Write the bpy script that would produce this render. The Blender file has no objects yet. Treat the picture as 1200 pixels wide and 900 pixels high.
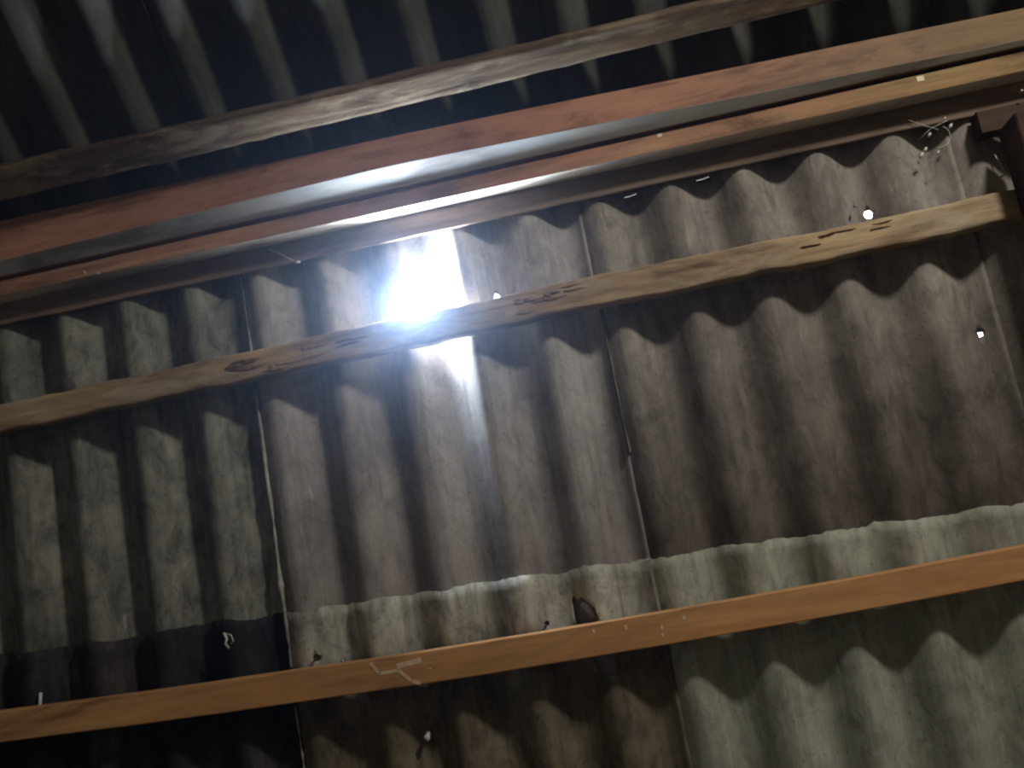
import bpy, bmesh, math, random
from mathutils import Vector, Matrix, noise
C = bpy.context.scene.collection
S = bpy.context.scene
R = random.Random(7)

# ------------------------------------------------------------------ camera, sky, light, exposure
EYE = Vector((0.0, 0.0, 1.45))
cam_d = bpy.data.cameras.new('camera'); cam = bpy.data.objects.new('camera', cam_d); C.objects.link(cam)
cam_d.sensor_width = 36.0; cam_d.lens = 36.0 * 1100.0 / 1200.0; cam_d.clip_start = 0.02; cam_d.clip_end = 100
# columns: camera right, up, back, in world axes (X runs along the ridge, Y up the near slope, Z up)
cr = Vector((-0.9745533, -0.2137423, 0.0675279)).normalized()
cb = Vector((-0.1072009, 0.1798514, -0.9778351)).normalized()
cu = cb.cross(cr).normalized(); cr = cu.cross(cb).normalized()
cam.matrix_world = Matrix(((cr.x, cu.x, cb.x, EYE.x), (cr.y, cu.y, cb.y, EYE.y), (cr.z, cu.z, cb.z, EYE.z), (0, 0, 0, 1)))
S.camera = cam
cam_d.dof.use_dof = True; cam_d.dof.focus_distance = 1.6; cam_d.dof.aperture_fstop = 3.5

PITCH = math.radians(21.066)
SN, CS = math.sin(PITCH), math.cos(PITCH)
RIDGE = Vector((0.0, 0.1151, EYE.z + 2.5051))
FRAME = {'near': (PITCH, 1.0), 'far': (-PITCH, -1.0)}

def world_at(x, u, h, side='near'):
    """x along the ridge (towards the picture's right), u down the slope from the ridge, h below the sheets."""
    k = 1.0 if side == 'near' else -1.0
    return Vector((-x, RIDGE.y - k * (u * CS - h * SN), RIDGE.z - u * SN - h * CS))

W = bpy.data.worlds.new('sky'); S.world = W; W.use_nodes = True
bg = W.node_tree.nodes['Background']
bg.inputs[0].default_value = (0.80, 0.90, 1.0, 1); bg.inputs[1].default_value = 14.0

def point(name, loc, power, col, size):
    d = bpy.data.lights.new(name, 'POINT'); d.energy = power; d.color = col; d.shadow_soft_size = size
    o = bpy.data.objects.new(name, d); o.location = loc; C.objects.link(o); return o
def disc(name, loc, aim, power, col, size):
    d = bpy.data.lights.new(name, 'AREA'); d.shape = 'DISK'; d.size = size; d.energy = power; d.color = col
    o = bpy.data.objects.new(name, d); o.location = loc
    o.rotation_euler = Vector(aim).to_track_quat('-Z', 'Y').to_euler(); C.objects.link(o); return o

# the room's own lamp hangs out of the picture, beyond the ridge
point('room_lamp', (-1.45, 1.60, EYE.z + 1.47), 128.0, (1.0, 0.95, 0.86), 0.11)
# daylight coming in through the broken hole in the sheet
INWARD = Vector((0, SN, -CS))
disc('daylight_in_hole', world_at(-0.466, 0.322, -0.003), INWARD * 0.995 + Vector((0, CS, SN)) * 0.10, 36.0, (0.66, 0.81, 1.0), 0.095)
point('sun_glare_in_hole', world_at(-0.466, 0.325, -0.010), 52.0, (0.74, 0.85, 1.0), 0.032)
S.view_settings.view_transform = 'Standard'; S.view_settings.look = 'None'
S.view_settings.gamma = 1.0; S.view_settings.use_curve_mapping = False
S.view_settings.exposure = 0.0
S.cycles.use_denoising = True
S.cycles.max_bounces = 6
S.cycles.sample_clamp_indirect = 4.0

# ------------------------------------------------------------------ materials
def nt(name):
    m = bpy.data.materials.new(name); m.use_nodes = True
    t = m.node_tree; b = t.nodes['Principled BSDF']
    return m, t, b
def ramp(t, fac, stops):
    r = t.nodes.new('ShaderNodeValToRGB'); e = r.color_ramp.elements
    while len(e) < len(stops): e.new(0.5)
    for k, (p, c) in enumerate(stops):
        e[k].position = p; e[k].color = (c[0], c[1], c[2], 1) if not isinstance(c, (int, float)) else (c, c, c, 1)
    t.links.new(fac, r.inputs[0]); return r.outputs[0]
def tex(t, scale_vec, scale, detail=5, rough=0.6, off=(0, 0, 0), dist=0.0):
    co = t.nodes.new('ShaderNodeTexCoord'); mp = t.nodes.new('ShaderNodeMapping')
    mp.inputs['Scale'].default_value = scale_vec; mp.inputs['Location'].default_value = off
    n = t.nodes.new('ShaderNodeTexNoise'); n.inputs['Scale'].default_value = scale
    n.inputs['Detail'].default_value = detail; n.inputs['Roughness'].default_value = rough; n.inputs['Distortion'].default_value = dist
    t.links.new(co.outputs['Object'], mp.inputs[0]); t.links.new(mp.outputs[0], n.inputs[0]); return n.outputs[0]
def mix(t, kind, fac, a, b):
    m = t.nodes.new('ShaderNodeMix'); m.data_type = 'RGBA'; m.blend_type = kind
    for s, v in ((m.inputs[0], fac), (m.inputs[6], a), (m.inputs[7], b)):
        if hasattr(v, 'is_linked'): t.links.new(v, s)
        elif isinstance(v, (int, float)): s.default_value = v
        else: s.default_value = (v[0], v[1], v[2], 1)
    return m.outputs[2]
def bump(t, b, h, strength, dist):
    n = t.nodes.new('ShaderNodeBump'); n.inputs['Strength'].default_value = strength; n.inputs['Distance'].default_value = dist
    t.links.new(h, n.inputs['Height']); t.links.new(n.outputs[0], b.inputs['Normal'])

def sheet_mat(name, base, dark, pale, off, dirt=0.45, streaks=0.5, mott=0.25, lower_tone=None):
    """weathered fibre cement: cloudy greys, stains and pale runs along the grooves, small specks"""
    m, t, b = nt(name)
    cloud = tex(t, (1, 0.45, 1), 5.0, 6, 0.62, off)
    c = ramp(t, cloud, [(0.30, dark), (0.50, base), (0.72, pale)])
    run = tex(t, (1, 0.07, 1), 38.0, 4, 0.6, (off[1], off[0], 0), 0.3)
    r1 = ramp(t, run, [(0.34, 1.0 - dirt), (0.56, 1.0), (1.0, 1.0)])
    c = mix(t, 'MULTIPLY', 0.5, c, r1)
    fine = tex(t, (1, 0.10, 1), 95.0, 3, 0.7, (off[0], 3.1, off[1]))
    mask = tex(t, (1, 0.3, 1), 6.0, 3, 0.6, (off[1] + 4, 1.0, 0))
    f1 = ramp(t, fine, [(0.60, 0.0), (0.70, streaks), (1.0, streaks)])
    f2 = ramp(t, mask, [(0.48, 0.0), (0.60, 1.0)])
    c = mix(t, 'MIX', mix(t, 'MULTIPLY', 1.0, f1, f2), c, tuple(min(1, v * 1.25 + .03) for v in pale))
    mo = tex(t, (1, 0.6, 1), 17.0, 7, 0.75, (off[1] + 2, off[0] + 5, 1), 0.6)
    c = mix(t, 'MULTIPLY', mott, c, ramp(t, mo, [(0.36, (0.16, 0.16, 0.15)), (0.50, (0.85, 0.85, 0.85)), (0.66, (1.45, 1.45, 1.38))]))
    spot = tex(t, (1, 0.7, 1), 130.0, 2, 0.5, (off[1], off[1], 7))
    c = mix(t, 'MULTIPLY', 0.6, c, ramp(t, spot, [(0.27, 0.25), (0.33, 1.0)]))
    if lower_tone:                                    # darker over the lower stretch, with a wandering edge; damp-stained on the limed sheet
        u0, u1, colr = lower_tone
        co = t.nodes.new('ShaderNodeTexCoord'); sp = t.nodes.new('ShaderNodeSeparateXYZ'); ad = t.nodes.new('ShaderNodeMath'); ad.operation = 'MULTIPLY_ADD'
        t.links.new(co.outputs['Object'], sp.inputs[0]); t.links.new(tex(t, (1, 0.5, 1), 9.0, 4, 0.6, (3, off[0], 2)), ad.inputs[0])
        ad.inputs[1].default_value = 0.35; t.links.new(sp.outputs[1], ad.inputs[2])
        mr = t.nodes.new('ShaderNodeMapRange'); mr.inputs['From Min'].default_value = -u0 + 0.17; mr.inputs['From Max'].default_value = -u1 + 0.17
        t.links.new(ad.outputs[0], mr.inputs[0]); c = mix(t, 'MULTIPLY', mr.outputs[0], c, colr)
    t.links.new(c, b.inputs['Base Color']); b.inputs['Roughness'].default_value = 0.88
    b.inputs['Specular IOR Level'].default_value = 0.25
    bump(t, b, mix(t, 'ADD', 0.5, run, tex(t, (1, 1, 1), 60.0, 5, 0.7, off)), 0.35, 0.004)
    return m

def wood_mat(name, c0, c1, c2, off=0.0, rough=0.7, knots=True, bumps=0.4, patch=None, toward=None):
    """sawn timber with grain along the length"""
    m, t, b = nt(name)
    g = tex(t, (0.10, 1, 1), 30.0, 6, 0.62, (off, off, 0), 0.6)
    c = ramp(t, g, [(0.30, c0), (0.52, c1), (0.74, c2)])
    v = tex(t, (0.35, 1.2, 1), 7.0, 4, 0.6, (off * 2, 0, off), 0.8)
    c = mix(t, 'MULTIPLY', 0.85, c, ramp(t, v, [(0.34, (0.42, 0.36, 0.34)), (0.50, (1, 1, 1)), (0.68, (1.25, 1.15, 1.0))]))
    if patch:
        pm = tex(t, (0.5, 1.6, 1), 11.0, 5, 0.7, (off + 9, 2, 0), 0.4)
        c = mix(t, 'MIX', ramp(t, pm, [(0.50, 0.0), (0.60, 0.75)]), c, patch)
    if toward:                                   # the board's tone turns darker and yellower along its length
        co = t.nodes.new('ShaderNodeTexCoord'); sp = t.nodes.new('ShaderNodeSeparateXYZ'); mr = t.nodes.new('ShaderNodeMapRange')
        mr.inputs['From Min'].default_value = -0.15; mr.inputs['From Max'].default_value = -0.95
        t.links.new(co.outputs['Object'], sp.inputs[0]); t.links.new(sp.outputs[0], mr.inputs[0])
        c = mix(t, 'MULTIPLY', mr.outputs[0], c, toward)
    if knots:
        vo = t.nodes.new('ShaderNodeTexVoronoi'); vo.inputs['Scale'].default_value = 5.5
        co = t.nodes.new('ShaderNodeTexCoord'); mp = t.nodes.new('ShaderNodeMapping'); mp.inputs['Scale'].default_value = (0.6, 1.6, 1.6)
        mp.inputs['Location'].default_value = (off * 3, 0.3, 0.2)
        t.links.new(co.outputs['Object'], mp.inputs[0]); t.links.new(mp.outputs[0], vo.inputs[0])
        c = mix(t, 'MULTIPLY', 0.8, c, ramp(t, vo.outputs['Distance'], [(0.03, (0.30, 0.22, 0.16)), (0.10, (1, 1, 1))]))
    t.links.new(c, b.inputs['Base Color']); b.inputs['Roughness'].default_value = rough
    b.inputs['Specular IOR Level'].default_value = 0.3
    bump(t, b, g, bumps, 0.004)
    return m
def plain(name, col, rough=0.6, metal=0.0):
    m, t, b = nt(name)
    n = tex(t, (1, 1, 1), 40.0, 4, 0.6)
    t.links.new(ramp(t, n, [(0.3, tuple(v * 0.7 for v in col)), (0.7, col)]), b.inputs['Base Color'])
    b.inputs['Roughness'].default_value = rough; b.inputs['Metallic'].default_value = metal
    return m

M = {}
M['s_mid'] = sheet_mat('fibre_cement_mauve_grey', (0.40, 0.37, 0.355), (0.30, 0.275, 0.27), (0.50, 0.475, 0.45), (1.3, 0.4, 0), mott=0.35, lower_tone=(0.75, 1.1, (0.68, 0.64, 0.64)))
M['s_left'] = sheet_mat('fibre_cement_green_grey', (0.23, 0.23, 0.20), (0.115, 0.115, 0.10), (0.34, 0.34, 0.29), (5.1, 2.4, 0), 0.6, 0.6, 0.65)
M['s_right'] = sheet_mat('fibre_cement_brown_grey', (0.28, 0.25, 0.225), (0.20, 0.175, 0.16), (0.36, 0.33, 0.29), (8.3, 6.1, 0), mott=0.45, lower_tone=(0.55, 1.05, (0.42, 0.38, 0.36)))
M['s_low_left'] = sheet_mat('fibre_cement_tarred', (0.030, 0.030, 0.038), (0.012, 0.012, 0.018), (0.13, 0.105, 0.085), (2.2, 9.4, 0), 0.6, 0.2, 0.6)
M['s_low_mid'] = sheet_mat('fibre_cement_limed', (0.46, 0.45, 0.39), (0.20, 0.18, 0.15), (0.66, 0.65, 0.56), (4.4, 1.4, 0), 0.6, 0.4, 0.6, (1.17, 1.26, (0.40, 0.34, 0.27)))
M['s_low_right'] = sheet_mat('fibre_cement_pale_green_grey', (0.40, 0.41, 0.335), (0.27, 0.27, 0.22), (0.52, 0.53, 0.44), (3.0, 7.4, 0), 0.45, 0.4, 0.4)
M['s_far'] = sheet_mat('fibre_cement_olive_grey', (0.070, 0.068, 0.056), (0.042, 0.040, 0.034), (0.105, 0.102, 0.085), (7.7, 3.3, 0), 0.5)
M['w_red'] = wood_mat('sawn_red_wood', (0.20, 0.085, 0.055), (0.34, 0.165, 0.105), (0.46, 0.25, 0.16), 1.0, 0.65, toward=(0.40, 0.50, 0.34), patch=(0.42, 0.205, 0.125))
M['w_red2'] = wood_mat('rough_red_wood', (0.20, 0.10, 0.060), (0.37, 0.20, 0.12), (0.50, 0.31, 0.19), 2.7, 0.7, toward=(0.64, 0.76, 0.50), patch=(0.42, 0.20, 0.125))
M['w_dull'] = wood_mat('dull_brown_wood', (0.12, 0.085, 0.06), (0.19, 0.135, 0.10), (0.26, 0.19, 0.14), 4.1, 0.8)
M['w_weather'] = wood_mat('weathered_round_edge_wood', (0.16, 0.105, 0.060), (0.38, 0.27, 0.16), (0.58, 0.44, 0.28), 6.3, 0.8, True, 0.9, (0.42, 0.35, 0.24))
M['w_weather2'] = wood_mat('weathered_yellow_wood', (0.05, 0.03, 0.018), (0.10, 0.066, 0.04), (0.16, 0.115, 0.07), 8.3, 0.8, True, 0.9, (0.18, 0.14, 0.09))
M['w_orange'] = wood_mat('planed_orange_wood', (0.42, 0.205, 0.085), (0.54, 0.285, 0.120), (0.64, 0.36, 0.165), 3.3, 0.55, False, 0.15)
M['w_dark'] = wood_mat('dark_red_wood', (0.03, 0.016, 0.012), (0.05, 0.028, 0.02), (0.075, 0.045, 0.03), 5.5, 0.8)
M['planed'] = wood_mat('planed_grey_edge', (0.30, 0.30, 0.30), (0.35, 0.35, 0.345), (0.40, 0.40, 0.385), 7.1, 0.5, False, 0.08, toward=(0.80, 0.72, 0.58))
M['pale_edge'] = wood_mat('lightened_pale_edge', (0.56, 0.51, 0.44), (0.66, 0.61, 0.53), (0.74, 0.69, 0.60), 4.4, 0.55, False, 0.08)
M['mortar'] = sheet_mat('pale_mortar', (0.42, 0.41, 0.35), (0.22, 0.21, 0.18), (0.58, 0.57, 0.49), (6.0, 2.0, 0), 0.4, 0.3, 0.6)
M['chalk'] = plain('pale_chalk', (0.85, 0.60, 0.40), 0.9)
M['speck'] = plain('cream_speck', (0.85, 0.72, 0.50), 0.7)
M['bark'] = wood_mat('flaking_bark', (0.09, 0.05, 0.03), (0.30, 0.19, 0.12), (0.48, 0.33, 0.21), 9.1, 0.9, False, 1.0)
M['iron'] = plain('galvanised_iron', (0.45, 0.44, 0.42), 0.4, 0.8)
M['rust'] = plain('rusty_iron', (0.06, 0.04, 0.03), 0.7, 0.3)
M['silk'] = plain('pale_silk', (0.75, 0.73, 0.66), 0.8)
M['plaster'] = plain('grey_plaster', (0.22, 0.20, 0.17), 0.9)
M['floor'] = plain('cement_floor', (0.20, 0.18, 0.15), 0.9)

# ------------------------------------------------------------------ helpers
def link(name, me, mat, parent=None):
    me.materials.clear(); me.materials.append(mat)
    o = bpy.data.objects.new(name, me); C.objects.link(o)
    if parent: o.parent = parent
    return o
def mesh_from(bm, smooth=False):
    bmesh.ops.recalc_face_normals(bm, faces=bm.faces)
    me = bpy.data.meshes.new('m'); bm.to_mesh(me); bm.free()
    if smooth:
        for p in me.polygons: p.use_smooth = True
    return me
def empty(name, side=None, at=None):
    o = bpy.data.objects.new(name, None); C.objects.link(o); o.empty_display_size = 0.05
    if side: o.location = RIDGE; o.rotation_euler = (FRAME[side][0], 0, 0)
    if at: o.location = at
    return o
def tag(o, label, cat, group=None):
    o['label'] = label; o['category'] = cat
    if group: o['group'] = group
    return o
def loc3(x, u, h, side):                       # slope frame: local X, Y, Z
    return Vector((-x, -u if side == 'near' else u, -h))
def in_frame(o, x, u, h, side='near'):
    """give a top-level object an origin on the slope at x, u, h"""
    o.location = world_at(x, u, h, side); o.rotation_euler = (FRAME[side][0], 0, 0)

# ------------------------------------------------------------------ corrugated sheets
WAVE, AMP, P0, TH = 0.182, 0.0245, 0.045, 0.0065
COLW = 0.91
def wave_h(x): return AMP * math.cos(2 * math.pi * (x - P0) / WAVE)

def sheet_mesh(x0, x1, u0f, u1f, side, seed, fine=True, ragged=0.010):
    """one corrugated sheet with thickness; u0f/u1f give its upper and lower edge at x"""
    per = 20 if fine else 10
    nx = max(4, int((x1 - x0) / WAVE * per)); nu = 46 if fine else 6
    bm = bmesh.new(); top = []; bot = []
    for j in range(nu + 1):
        rt, rb = [], []
        for i in range(nx + 1):
            x = x0 + (x1 - x0) * i / nx
            ua, ub = u0f(x), u1f(x)
            ua += ragged * noise.noise(Vector((x * 14, seed * 3.1, 0))) + ragged * 0.5 * noise.noise(Vector((x * 60, seed, 0)))
            u = ua + (ub - ua) * j / nu
            tx = (x - x0) / (x1 - x0); tu = j / nu
            h = wave_h(x) + 0.0075 * (tx - 0.5) + 0.016 * (0.5 - tu)
            h += 0.0018 * noise.noise(Vector((x * 5, u * 3, seed)))
            h += 0.0006 * noise.noise(Vector((x * 30, u * 8, seed)))
            ex = x
            if i in (0, nx): ex += 0.0022 * noise.noise(Vector((u * 22, seed * 2.0, i)))
            rt.append(bm.verts.new(loc3(ex, u, h - TH, side))); rb.append(bm.verts.new(loc3(ex, u, h, side)))
        top.append(rt); bot.append(rb)
    for j in range(nu):
        for i in range(nx):
            bm.faces.new((bot[j][i], bot[j][i+1], bot[j+1][i+1], bot[j+1][i]))
            bm.faces.new((top[j][i], top[j+1][i], top[j+1][i+1], top[j][i+1]))
    for i in range(nx):
        for j, a in ((0, 0), (nu, 1)):
            f = (bot[j][i], top[j][i], top[j][i+1], bot[j][i+1]); bm.faces.new(f if not a else f[::-1])
    for j in range(nu):
        for i, a in ((0, 0), (nx, 1)):
            f = (bot[j][i], bot[j+1][i], top[j+1][i], top[j][i]); bm.faces.new(f if not a else f[::-1])
    bmesh.ops.recalc_face_normals(bm, faces=bm.faces)
    me = bpy.data.meshes.new('sheet'); bm.to_mesh(me); bm.free()
    for p in me.polygons: p.use_smooth = abs(p.normal.z) > 0.55
    return me

def cut(me, outlines, side):
    """break holes through a sheet: each outline is a list of (x, u)"""
    o = bpy.data.objects.new('t', me); C.objects.link(o); cs = []
    for pts in outlines:
        bm = bmesh.new(); n = len(pts)
        a = [bm.verts.new(loc3(x, u, 0.09, side)) for x, u in pts]; b = [bm.verts.new(loc3(x, u, -0.09, side)) for x, u in pts]
        bm.faces.new(a); bm.faces.new(b[::-1])
        for k in range(n): bm.faces.new((a[k], b[k], b[(k+1) % n], a[(k+1) % n]))
        c = bpy.data.objects.new('c', mesh_from(bm)); C.objects.link(c); cs.append(c)
        md = o.modifiers.new('b', 'BOOLEAN'); md.object = c; md.operation = 'DIFFERENCE'; md.solver = 'EXACT'
    dg = bpy.context.evaluated_depsgraph_get(); dg.update()
    out = bpy.data.meshes.new_from_object(o.evaluated_get(dg))
    for c in cs + [o]: bpy.data.objects.remove(c, do_unlink=True)
    return out
def blob(x, u, rx, ru, n=18, seed=1, jag=0.25):
    r = random.Random(seed); out = []
    for k in range(n):
        a = 2 * math.pi * k / n; q = 1 + jag * (r.random() - 0.5) * 2
        out.append((x + rx * q * math.cos(a), u + ru * q * math.sin(a)))
    return out

def tilt(x): return 0.028 * (x + 0.4)          # the rows were laid slightly out of square
near = empty('ceiling', 'near'); near['kind'] = 'structure'
far = empty('ceiling', 'far'); far['kind'] = 'structure'
LAP = 0.052
rows = [(lambda x: 0.035, lambda x: 1.345 + tilt(x)),
        (lambda x: 1.045 + tilt(x), lambda x: 2.30 + tilt(x)),
        (lambda x: 2.13 + tilt(x), lambda x: 3.62)]
HOLE = blob(-0.470, 0.330, 0.055, 0.066, 24, 5, 0.14)
cuts = {(0, 1): [blob(0.870, 0.679, 0.009, 0.0075, 9, 8, 0.5)],
        (0, -1): [HOLE, blob(-0.252, 0.345, 0.0085, 0.010, 10, 3)],
        (0, 0): [blob(0.690, 0.334, 0.010, 0.012, 12, 4, 0.12), blob(0.870, 0.679, 0.008, 0.0065, 9, 8, 0.5),
                 [(0.115, 0.153), (0.150, 0.150), (0.151, 0.1535), (0.116, 0.1565)], [(0.300, 0.151), (0.336, 0.149), (0.336, 0.1525), (0.302, 0.154)]],
        (1, -1): [[(-0.203, 1.118), (-0.196, 1.112), (-0.190, 1.122), (-0.176, 1.118), (-0.160, 1.136), (-0.150, 1.146), (-0.146, 1.170), (-0.150, 1.20),
                   (-0.118, 1.262), (-0.122, 1.300), (-0.150, 1.306), (-0.172, 1.285), (-0.190, 1.21), (-0.204, 1.170)],
                  blob(-0.842, 1.150, 0.008, 0.009, 10, 6), blob(-0.272, 1.164, 0.005, 0.006, 9, 2)]}
mats = {(0, -1): 's_mid', (0, -2): 's_left', (0, 0): 's_right', (1, -1): 's_low_mid', (1, -2): 's_low_left', (1, 0): 's_low_right'}
labels = {(0, -1): 'mauve grey corrugated sheet pierced by the big bright hole', (0, -2): 'dark green grey corrugated sheet at the left',
          (0, 0): 'brown grey corrugated sheet right of the long seam', (1, -1): 'pale limed corrugated sheet with a broken black gap by the orange purlin',
          (1, -2): 'almost black corrugated sheet at the lower left', (1, 0): 'pale green grey corrugated sheet at the lower right'}
for r, (fa, fb) in enumerate(rows):
    for c in range(-3, 3):
        x0, x1 = c * COLW - LAP, (c + 1) * COLW
        vis = r < 2 and -2 <= c <= 0 or (r == 0 and c == 1)
        xf = x1
        if c == -2: xf = x1 + 0.0
        sk = lambda x, c=c: x
        me = sheet_mesh(x0, xf, fa, fb, 'near', r * 7 + c + 11, vis)
        if (r, c) in cuts: me = cut(me, cuts[(r, c)], 'near')
        o = link('corrugated_sheet', me, M[mats.get((r, c), 's_right' if c > 0 else 's_left')], near)
        if (r, c) in labels: o['label'] = labels[(r, c)]
    if True:
        for c in range(-3, 3):
            x0, x1 = c * COLW - LAP, (c + 1) * COLW
            fa2 = (lambda x: 0.035) if r == 0 else (lambda x, r=r: r * 1.15)
            fb2 = lambda x, r=r: (r + 1) * 1.15 + 0.15 if r < 2 else 3.62
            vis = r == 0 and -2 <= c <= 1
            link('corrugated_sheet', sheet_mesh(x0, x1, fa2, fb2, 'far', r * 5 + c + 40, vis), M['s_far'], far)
# flap of broken cement hanging in the gap
def flap():
    bm = bmesh.new(); pts = [(-0.178, 1.128), (-0.166, 1.134), (-0.158, 1.150), (-0.155, 1.166), (-0.164, 1.170), (-0.172, 1.150), (-0.183, 1.136)]
    lo = [bm.verts.new(loc3(x, u, 0.026 + 0.012 * k / 6 * (1 if k < 4 else .6), 'near')) for k, (x, u) in enumerate(pts)]
    hi = [bm.verts.new(v.co + Vector((0, 0, 0.006))) for v in lo]
    bm.faces.new(lo); bm.faces.new(hi[::-1]); n = len(pts)
    for k in range(n): bm.faces.new((lo[k], hi[k], hi[(k+1) % n], lo[(k+1) % n]))
    return mesh_from(bm)
o = link('broken_flap', flap(), M['s_right'], near)

# crusted mortar run down along the left seam
def crust(xc, u0, u1, w, seed):
    bm = bmesh.new(); n = 90; rings = []
    for i in range(n + 1):
        u = u0 + (u1 - u0) * i / n; q = noise.noise(Vector((u * 13, seed, 0))) + 0.6 * noise.noise(Vector((u * 40, seed, 3)))
        ww = w * max(0.12, 0.6 + 0.9 * q); x = xc + 0.004 * noise.noise(Vector((u * 7, seed, 5)))
        hh = max(wave_h(x - ww / 2), wave_h(x + ww / 2)) + 0.0055
        rings.append([bm.verts.new(loc3(x + d * ww, u, hh + k, 'near')) for d, k in ((-0.5, -0.004), (-0.3, 0.002), (0.05, 0.0035 + 0.001 * q), (0.4, 0.0015), (0.5, -0.004))])
    for i in range(n):
        for k in range(5): bm.faces.new((rings[i][k], rings[i+1][k], rings[i+1][(k+1) % 5], rings[i][(k+1) % 5]))
    bm.faces.new(rings[0]); bm.faces.new(rings[-1][::-1])
    o = link('mortar_run', mesh_from(bm, True), M['mortar'], near); o['label'] = 'pale crusted mortar run along a seam'
crust(-0.912, 0.46, 1.165, 0.016, 3); crust(-0.915, 1.255, 1.75, 0.014, 8); crust(-0.911, 0.18, 0.36, 0.006, 5); crust(0.002, 0.46, 0.80, 0.0035, 9)

# ridge capping: hidden from below by the beams, it closes the gap between the slopes
bm = bmesh.new()
prof = [(0.17, -0.055), (0.12, -0.050), (0.05, -0.060), (0.0, -0.085)]
ring = []
for x in (-2.75, 2.75):
    col = [world_at(x, u, h - 0.012, 'near') for u, h in prof] + [world_at(x, u, h - 0.012, 'far') for u, h in prof[::-1][1:]]
    col2 = [world_at(x, u, h, 'near') for u, h in prof] + [world_at(x, u, h, 'far') for u, h in prof[::-1][1:]]
    ring.append([bm.verts.new(p) for p in col + col2[::-1]])
n = len(ring[0])
for k in range(n): bm.faces.new((ring[0][k], ring[1][k], ring[1][(k+1) % n], ring[0][(k+1) % n]))
bm.faces.new(ring[0]); bm.faces.new(ring[1][::-1])
o = link('trim_1', mesh_from(bm), M['s_far']); o['kind'] = 'structure'

# ------------------------------------------------------------------ the room below
def box(name, a, b, mat, parent=None):
    bm = bmesh.new(); bmesh.ops.create_cube(bm, size=1.0)
    a, b = Vector(a), Vector(b)
    for v in bm.verts: v.co = Vector(((a.x + b.x) / 2 + v.co.x * (b.x - a.x), (a.y + b.y) / 2 + v.co.y * (b.y - a.y), (a.z + b.z) / 2 + v.co.z * (b.z - a.z)))
    return link(name, mesh_from(bm), mat, parent)
ez = world_at(0, 3.40, 0.035).z
yn, yf = world_at(0, 3.40, 0).y, world_at(0, 3.40, 0, 'far').y
o = box('floor', (-2.8, yn, -0.1), (2.8, yf, 0), M['floor']); o['kind'] = 'structure'
o = box('wall_front', (-2.8, yn - 0.12, -0.1), (2.8, yn, ez), M['plaster']); o['kind'] = 'structure'
o = box('wall_back', (-2.8, yf, -0.1), (2.8, yf + 0.12, ez), M['plaster']); o['kind'] = 'structure'
for nm, xa, xb in (('wall_left', 2.66, 2.78), ('wall_right', -2.78, -2.66)):
    bm = bmesh.new()
    pts = [(yn - .12, -0.1), (yf + .12, -0.1), (yf + .12, ez + .02), (RIDGE.y, RIDGE.z + 0.06), (yn - .12, ez + .02)]
    a = [bm.verts.new((xa, y, z)) for y, z in pts]; b = [bm.verts.new((xb, y, z)) for y, z in pts]
    bm.faces.new(a); bm.faces.new(b[::-1])
    for k in range(5): bm.faces.new((a[k], b[k], b[(k+1) % 5], a[(k+1) % 5]))
    o = link(nm, mesh_from(bm), M['plaster']); o['kind'] = 'structure'

# ------------------------------------------------------------------ timbers
def beam_mesh(x0, x1, ua, ub, h0, h1, ka=0.0, kb=0.0, side='near', rnd=0.003, wob=0.002, ragged_a=0.0, ragged_b=0.0, face=0.0, seed=1, sag=0.0, n=150, cham=None):
    """timber along the ridge direction: u from ua to ub (edges may splay by ka, kb), h from h0 (at the sheets) to h1 (underside)"""
    h1_0 = h1; bm = bmesh.new(); rings = []
    for i in range(n + 1):
        x = x0 + (x1 - x0) * i / n
        def nz(q, f): return noise.noise(Vector((x * f, q * 7.3, seed * 1.7)))
        a = ua + ka * x + wob * nz(1, 2.0) + ragged_a * (nz(2, 9) + 0.6 * nz(3, 28))
        b = ub + kb * x + wob * nz(1, 2.0) + ragged_b * (nz(4, 7) + 0.6 * nz(5, 24))
        d = sag * (x * x)
        a += d; b += d
        r = rnd
        tp = 1.05 - 0.55 * min(1.4, max(0, x + 0.4)) - 0.30 * min(1.4, max(0, -0.5 - x))
        cw, ch = (cham[0] * tp, cham[1] * tp) if cham else (0, 0)
        if cham: h1 = h1_0 - cham[1] + ch
        prof = [(a, h0), (a, h1 - r), (a + 0.3 * r, h1 - 0.3 * r), (a + r, h1)]
        m = 8
        for k in range(1, m):
            u = a + r + (b - cw - a - 2 * r) * k / m
            prof.append((u, h1 + face * (noise.noise(Vector((x * 12, u * 60, seed))) + 0.5 * noise.noise(Vector((x * 40, u * 150, seed))))))
        if cham: prof += [(b - cw - r * .3, h1), (b - cw + r * .3, h1 - r * .3), (b - 0.5 * r, h1 - ch), (b, h1 - ch - r), (b, h0)]
        else: prof += [(b - r, h1), (b - 0.3 * r, h1 - 0.3 * r), (b, h1 - r), (b, h0)]
        rings.append([bm.verts.new(loc3(x, u, h, side)) for u, h in prof])
    L = len(rings[0])
    for i in range(n):
        for k in range(L): bm.faces.new((rings[i][k], rings[i+1][k], rings[i+1][(k+1) % L], rings[i][(k+1) % L]))
    bm.faces.new(rings[0]); bm.faces.new(rings[-1][::-1])
    me = mesh_from(bm)
    for p in me.polygons: p.use_smooth = len(p.vertices) == 4 and face > 0
    return me
def beam(name, label, cat, mat, **k):
    side = k.get('side', 'near')
    o = link(name, beam_mesh(**k), M[mat]); o.location = RIDGE; o.rotation_euler = (FRAME[side][0], 0, 0)
    tag(o, label, cat); return o
HC = AMP + 0.0125
XA, XB = -2.62, 2.62
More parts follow.
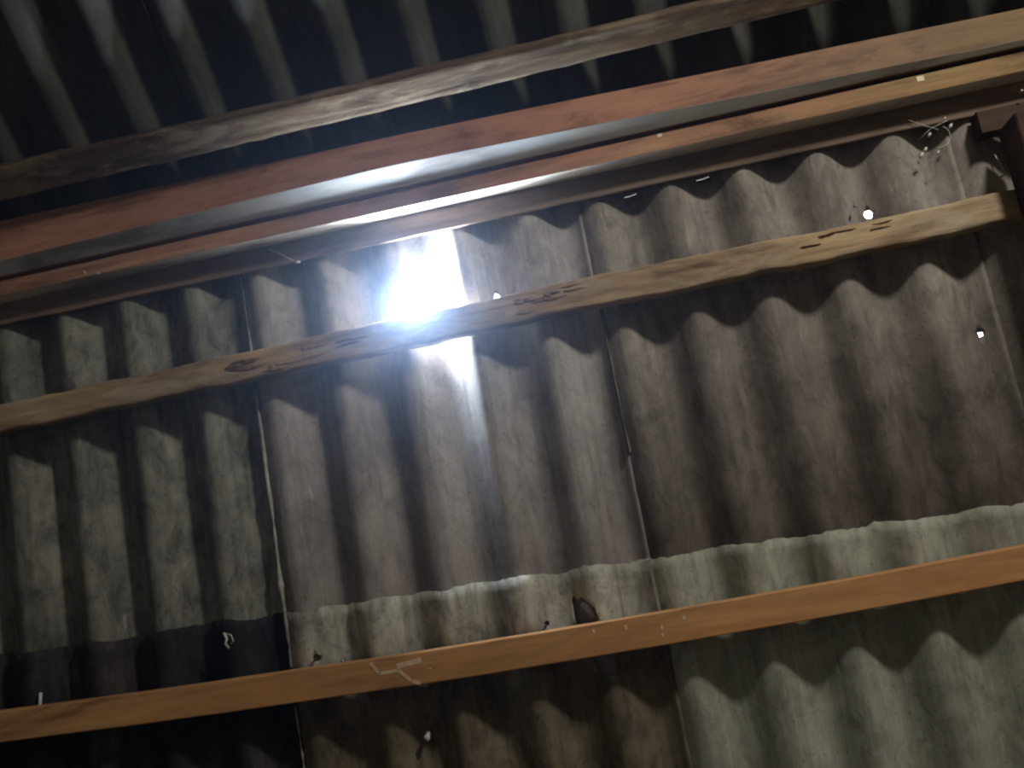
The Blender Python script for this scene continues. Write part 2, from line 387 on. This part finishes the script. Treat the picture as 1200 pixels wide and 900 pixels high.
ridge = beam('ridge_beam', 'deep reddish wooden ridge beam, uppermost of the three close together, pale lit lower side', 'beam', 'w_red',
             x0=XA, x1=XB, ua=-0.062, ub=0.048, h0=0.040, h1=0.150, ka=0.023, kb=0.003, cham=(0.040, 0.036), rnd=0.002, seed=1)
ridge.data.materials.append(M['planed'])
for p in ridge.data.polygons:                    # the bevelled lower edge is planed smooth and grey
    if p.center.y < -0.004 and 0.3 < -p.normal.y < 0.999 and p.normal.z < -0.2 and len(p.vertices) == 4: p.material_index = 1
under = beam('ridge_batten', 'rough reddish wooden batten just below the deep ridge beam, with brilliantly lit lower edge', 'beam', 'w_red2',
             x0=XA, x1=XB, ua=0.054, ub=0.099, h0=0.0435, h1=0.101, ka=0.003, kb=0.006, ragged_a=0.0035, rnd=0.002, seed=2)
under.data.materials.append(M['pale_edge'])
for p in under.data.polygons:                    # pale edge, made lighter still so the lit strip reaches further
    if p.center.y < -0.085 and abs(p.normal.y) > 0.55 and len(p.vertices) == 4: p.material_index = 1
plank = beam('ridge_purlin', 'dull brown flat wooden purlin under the lit batten, against the sheets', 'beam', 'w_dull',
             x0=XA, x1=XB, ua=0.056, ub=0.158, h0=HC, h1=0.0425, kb=0.006, ragged_b=0.002, seed=3)
mid = beam('purlin', 'weathered bark-edged wooden purlin crossing in front of the big bright hole', 'beam', 'w_weather',
           x0=XA, x1=XB, ua=0.372, ub=0.446, h0=HC, h1=0.08, ragged_a=0.004, ragged_b=0.006, face=0.0038, rnd=0.006, wob=0.006, seed=4, n=320)
low = beam('purlin', 'smooth planed orange wooden purlin, lowest in view, with a chalk scrawl', 'beam', 'w_orange',
           x0=XA, x1=XB, ua=1.176, ub=1.249, h0=HC + 0.001, h1=0.083, ragged_a=0.0006, ragged_b=0.0006, sag=-0.012, seed=5)
top = beam('purlin', 'weathered yellow-brown wooden purlin above the ridge beams, topmost in view', 'beam', 'w_weather2',
           x0=XA, x1=XB, ua=0.224, ub=0.292, h0=HC, h1=0.08, ka=0.002, kb=-0.008, side='far', ragged_a=0.004, ragged_b=0.003, face=0.002, rnd=0.008, wob=0.005, seed=6)

def rafter_mesh():
    bm = bmesh.new(); rings = []
    for i in range(31):
        u = 0.235 + 3.1 * i / 30
        w = 0.0015 * noise.noise(Vector((u * 6, 1, 2)))
        rings.append([bm.verts.new(loc3(x + w, u, h, 'near')) for x, h in ((0.987, 0.088), (0.987, 0.187), (0.990, 0.190), (1.042, 0.190), (1.045, 0.187), (1.045, 0.088))])
    for i in range(30):
        for k in range(6): bm.faces.new((rings[i][k], rings[i+1][k], rings[i+1][(k+1) % 6], rings[i][(k+1) % 6]))
    bm.faces.new(rings[0]); bm.faces.new(rings[-1][::-1]); return mesh_from(bm)
o = link('rafter', rafter_mesh(), M['w_dark']); o.location = RIDGE; o.rotation_euler = (PITCH, 0, 0)
tag(o, 'dark red wooden rafter at the right edge where the bark-edged purlin ends', 'beam')
o = link('wood_block', beam_mesh(0.955, 1.30, 0.172, 0.228, HC + .002, 0.086, seed=9, n=12), M['w_dark']); o.location = RIDGE; o.rotation_euler = (PITCH, 0, 0)
tag(o, 'short dark wooden block tucked under the right end of the ridge timbers', 'block')

# bark left on the worn purlin
def bark(x0, x1, u, w, seed, host, hb=0.0815, mat='bark'):
    bm = bmesh.new(); n = 40; rings = []
    for i in range(n + 1):
        x = x0 + (x1 - x0) * i / n; e = math.sin(math.pi * i / n) ** 0.5 + 0.02
        ww = w * e * (0.6 + 0.5 * abs(noise.noise(Vector((x * 30, seed, 0))))); c = u + 0.006 * noise.noise(Vector((x * 14, seed, 4)))
        hh = 0.0035 * e * (0.5 + abs(noise.noise(Vector((x * 45, seed, 9)))))
        rings.append([bm.verts.new(loc3(x, c + d * ww, hb - 0.004 + q * hh + (0.002 if q else 0), 'near')) for d, q in ((-0.5, 0), (-0.4, 0.8), (0, 1.3), (0.4, 0.9), (0.5, 0))])
    for i in range(n):
        for k in range(5): bm.faces.new((rings[i][k], rings[i+1][k], rings[i+1][(k+1) % 5], rings[i][(k+1) % 5]))
    bm.faces.new(rings[0]); bm.faces.new(rings[-1][::-1])
    return link('bark_strip', mesh_from(bm), M[mat], host)
rb = random.Random(12)
for k in range(16):                              # flaking scales left of the hole
    x = -0.96 + rb.random() * 0.30; w = 0.03 + rb.random() * 0.06
    bark(x, x + w, 0.392 + rb.random() * 0.05, 0.008 + rb.random() * 0.009, 3 + k, mid, 0.083)
for k in range(14):                              # and a rough patch right of it
    x = -0.21 + rb.random() * 0.17; w = 0.015 + rb.random() * 0.045
    bark(x, x + w, 0.380 + rb.random() * 0.045, 0.007 + rb.random() * 0.008, 30 + k, mid, 0.083)
for k in range(5):
    x = 0.45 + rb.random() * 0.30; bark(x, x + 0.05, 0.380 + rb.random() * 0.03, 0.005, 60 + k, mid, 0.083)

# chalk scrawl and paint specks on the orange purlin
def strokes(pts, w, h):
    bm = bmesh.new()
    for p, q in zip(pts[:-1], pts[1:]):
        p, q = Vector((p[0], p[1])), Vector((q[0], q[1])); d = (q - p).normalized(); s = Vector((-d.y, d.x)) * w / 2; p -= d * w * .3; q += d * w * .3
        c = [p + s, q + s, q - s, p - s]
        a = [bm.verts.new(loc3(v.x, v.y, h - 0.0005, 'near')) for v in c]; b = [bm.verts.new(loc3(v.x, v.y, h + 0.0006, 'near')) for v in c]
        bm.faces.new(a); bm.faces.new(b[::-1])
        for k in range(4): bm.faces.new((a[k], b[k], b[(k+1) % 4], a[(k+1) % 4]))
    return mesh_from(bm)
HO = 0.0832
o = link('chalk_mark', strokes([(-0.689, 1.180), (-0.672, 1.206), (-0.625, 1.206), (-0.598, 1.235), (-0.580, 1.242)], 0.0075, HO), M['chalk'], low)
o['label'] = 'pale zigzag chalk scrawl'
link('chalk_mark', strokes([(-0.625, 1.196), (-0.572, 1.192)], 0.012, HO), M['chalk'], low)
for x, u, r in ((-0.086, 1.197, .0035), (-0.006, 1.210, .0028), (-0.008, 1.226, .003), (0.047, 1.198, .003), (-0.55, 1.214, .0018), (-0.16, 1.193, .003)):
    link('paint_speck', strokes([(x, u - r), (x + .001, u + r)], r * 1.6, HO), M['speck'], low)
for x, u, r, ang in ((-1.294, 0.079, .006, 1), (-1.257, 0.090, .003, 0), (0.848, 0.068, .009, 0), (0.225, 0.062, .006, 0)):
    link('splinter', strokes([(x - r * .5, u - r * ang * .6), (x + r * .5, u + r * ang * .6)], r * (.5 if ang else 1.4), 0.1014), M['speck'], under)

# ------------------------------------------------------------------ small things: nails, hooks, threads
def tube(pts, r, mat, name, label, cat, seg=6, side='near', group=None):
    """thin bent rod through slope points (x, u, h)"""
    base = pts[0]; P = [loc3(p[0] - base[0], p[1] - base[1], p[2] - base[2], side) for p in pts]
    bm = bmesh.new(); rings = []
    for i, p in enumerate(P):
        d = (P[min(i + 1, len(P) - 1)] - P[max(i - 1, 0)]).normalized()
        s = d.cross(Vector((0.3, 0.2, 1)) if abs(d.z) < .9 else Vector((1, 0, 0))).normalized(); t = d.cross(s)
        rr = r if not isinstance(r, (list, tuple)) else r[i]
        rings.append([bm.verts.new(p + (s * math.cos(2 * math.pi * k / seg) + t * math.sin(2 * math.pi * k / seg)) * rr) for k in range(seg)])
    for i in range(len(P) - 1):
        for k in range(seg): bm.faces.new((rings[i][k], rings[i+1][k], rings[i+1][(k+1) % seg], rings[i][(k+1) % seg]))
    bm.faces.new(rings[0]); bm.faces.new(rings[-1][::-1])
    o = link(name, mesh_from(bm, True), M[mat]); in_frame(o, *base, side)
    if label: tag(o, label, cat, group)
    return o
def hs(x, off=0.0): return wave_h(x) + off
tube([(0.985, 0.232, 0.03), (0.990, 0.27, 0.034), (0.997, 0.30, 0.036), (0.999, 0.322, 0.04), (0.988, 0.330, 0.05), (0.978, 0.331, 0.05)], 0.0022, 'iron', 'hook_bolt',
     'bent pale metal hook beside the dark rafter above the bark-edged purlin', 'hook')
tube([(0.93, 0.449, 0.055), (0.97, 0.452, 0.056), (1.0, 0.456, 0.055), (1.02, 0.462, 0.05)], 0.0016, 'iron', 'wire', 'short pale wire under the right end of the bark-edged purlin', 'wire')
tube([(-0.81, 0.108, 0.052), (-0.79, 0.122, 0.058), (-0.765, 0.142, 0.060), (-0.745, 0.158, 0.058)], 0.0009, 'silk', 'thread', 'fine pale thread hanging from the dull purlin left of the bright hole', 'thread')
tube([(-0.742, 0.163, 0.058), (-0.736, 0.162, 0.060), (-0.730, 0.164, 0.058)], 0.0030, 'silk', 'cocoon', 'tiny pale cocoon at the end of the hanging thread', 'cocoon')
tube([(-1.562, 1.118, 0.03), (-1.562, 1.145, 0.036), (-1.560, 1.172, 0.044)], 0.0042, 'silk', 'peg', 'short pale peg standing by the orange purlin at the lower left', 'peg')
tube([(-1.057, 1.052, 0.045), (-1.050, 1.066, 0.047), (-1.055, 1.078, 0.048), (-1.048, 1.090, 0.047)], 0.0030, 'silk', 'cocoon', 'pale dangling cocoon against the tarred black sheet, lower left', 'cocoon')
tube([(-1.052, 1.054, 0.045), (-1.038, 1.060, 0.048), (-1.034, 1.074, 0.048), (-1.042, 1.080, 0.046)], 0.0016, 'silk', 'thread', 'curled pale thread beside the cocoon on the tarred black sheet', 'thread')
o = tube([(-0.842, 1.150, 0.012), (-0.841, 1.151, 0.032), (-0.838, 1.153, 0.042)], [0.003, 0.003, 0.0022], 'rust', 'nail', 'rusty nail through a small hole in the limed sheet near the left seam', 'nail')
tube([(-0.775, 1.166, 0.012), (-0.774, 1.168, 0.034)], [0.003, 0.0045], 'iron', 'nail', 'shiny nail head on the limed sheet beside the orange purlin', 'nail')
tube([(-0.598, 1.366, 0.005), (-0.598, 1.374, 0.022), (-0.596, 1.380, 0.026)], [0.006, 0.0085, 0.004], 'silk', 'mortar_lump', 'small white lump on the sheet below the chalk scrawl', 'lump')
tube([(-0.272, 1.166, 0.005), (-0.272, 1.167, 0.04)], [0.002, 0.0035], 'rust', 'nail', 'dark nail in the limed sheet just left of the broken gap', 'nail')
tube([(0.650, 0.318, 0.018), (0.651, 0.320, 0.034)], [0.003, 0.004], 'iron', 'nail', 'small nail in the sheet just left of the right-hand bright pinhole', 'nail')
# old web in the dark corner
web = empty('cobweb'); in_frame(web, 0.87, 0.188, 0.04); tag(web, 'old cobweb with pale egg cases in the dark corner under the ridge timbers, right', 'cobweb')
def strand(pts, r, nm, mat='silk'):
    o = tube([(p[0] + 0.87, p[1] + 0.188, p[2] + 0.04) for p in pts], r, mat, nm, None, None, 5)
    o.parent = web; o.location = loc3(pts[0][0], pts[0][1], pts[0][2], 'near'); o.rotation_euler = (0, 0, 0)
arc = [(0.028 * math.cos(a) , 0.012 + 0.028 * math.sin(a), 0.012) for a in [math.radians(-50 + 14 * k) for k in range(12)]]
strand(arc, 0.0007, 'strand')
strand([(-0.055, -0.045, 0.01), (-0.02, -0.02, 0.012), (0.005, -0.005, 0.012)], 0.0007, 'strand')
strand([(-0.04, 0.006, 0.0), (-0.01, -0.012, 0.01), (0.03, -0.022, 0.012)], 0.0006, 'strand')
for p, r in (((-0.048, 0.050), .0055), ((-0.036, 0.038), .005), ((-0.018, 0.004), .0045), ((0.034, -0.006), .005), ((-0.01, 0.052), .0038), ((0.026, -0.028), .003)):
    strand([(p[0] - r, p[1] + r, 0.012), (p[0], p[1], 0.014), (p[0] + r * .8, p[1] - r, 0.012)], [r * .4, r * .8, r * .4], 'egg_case')
tube([(1.055, 0.155, 0.1), (1.055, 0.156, 0.11)], [0.003, 0.004], 'iron', 'nail', 'small shiny nail at the right end of the ridge timbers', 'nail')

# added haze: stands in for lens bloom around the bright hole
m = bpy.data.materials.new('bloom_haze'); m.use_nodes = True; t = m.node_tree; t.nodes.clear()
vs = t.nodes.new('ShaderNodeVolumeScatter'); ou = t.nodes.new('ShaderNodeOutputMaterial')
vs.inputs['Color'].default_value = (0.55, 0.70, 1, 1); vs.inputs['Density'].default_value = 0.007; vs.inputs['Anisotropy'].default_value = 0.92
t.links.new(vs.outputs[0], ou.inputs['Volume'])
bm = bmesh.new()
pts = [(yn - .05, 0.01), (yf + .05, 0.01), (yf + .05, ez + .03), (RIDGE.y, RIDGE.z + 0.04), (yn - .05, ez + .03)]
a = [bm.verts.new((2.70, y, z)) for y, z in pts]; b = [bm.verts.new((-2.70, y, z)) for y, z in pts]
bm.faces.new(a); bm.faces.new(b[::-1])
for k in range(5): bm.faces.new((a[k], b[k], b[(k+1) % 5], a[(k+1) % 5]))
hz = link('bloom_haze', mesh_from(bm), m); hz['kind'] = 'stuff'
tag(hz, 'thin bluish haze added for the bloom around the bright hole', 'haze')
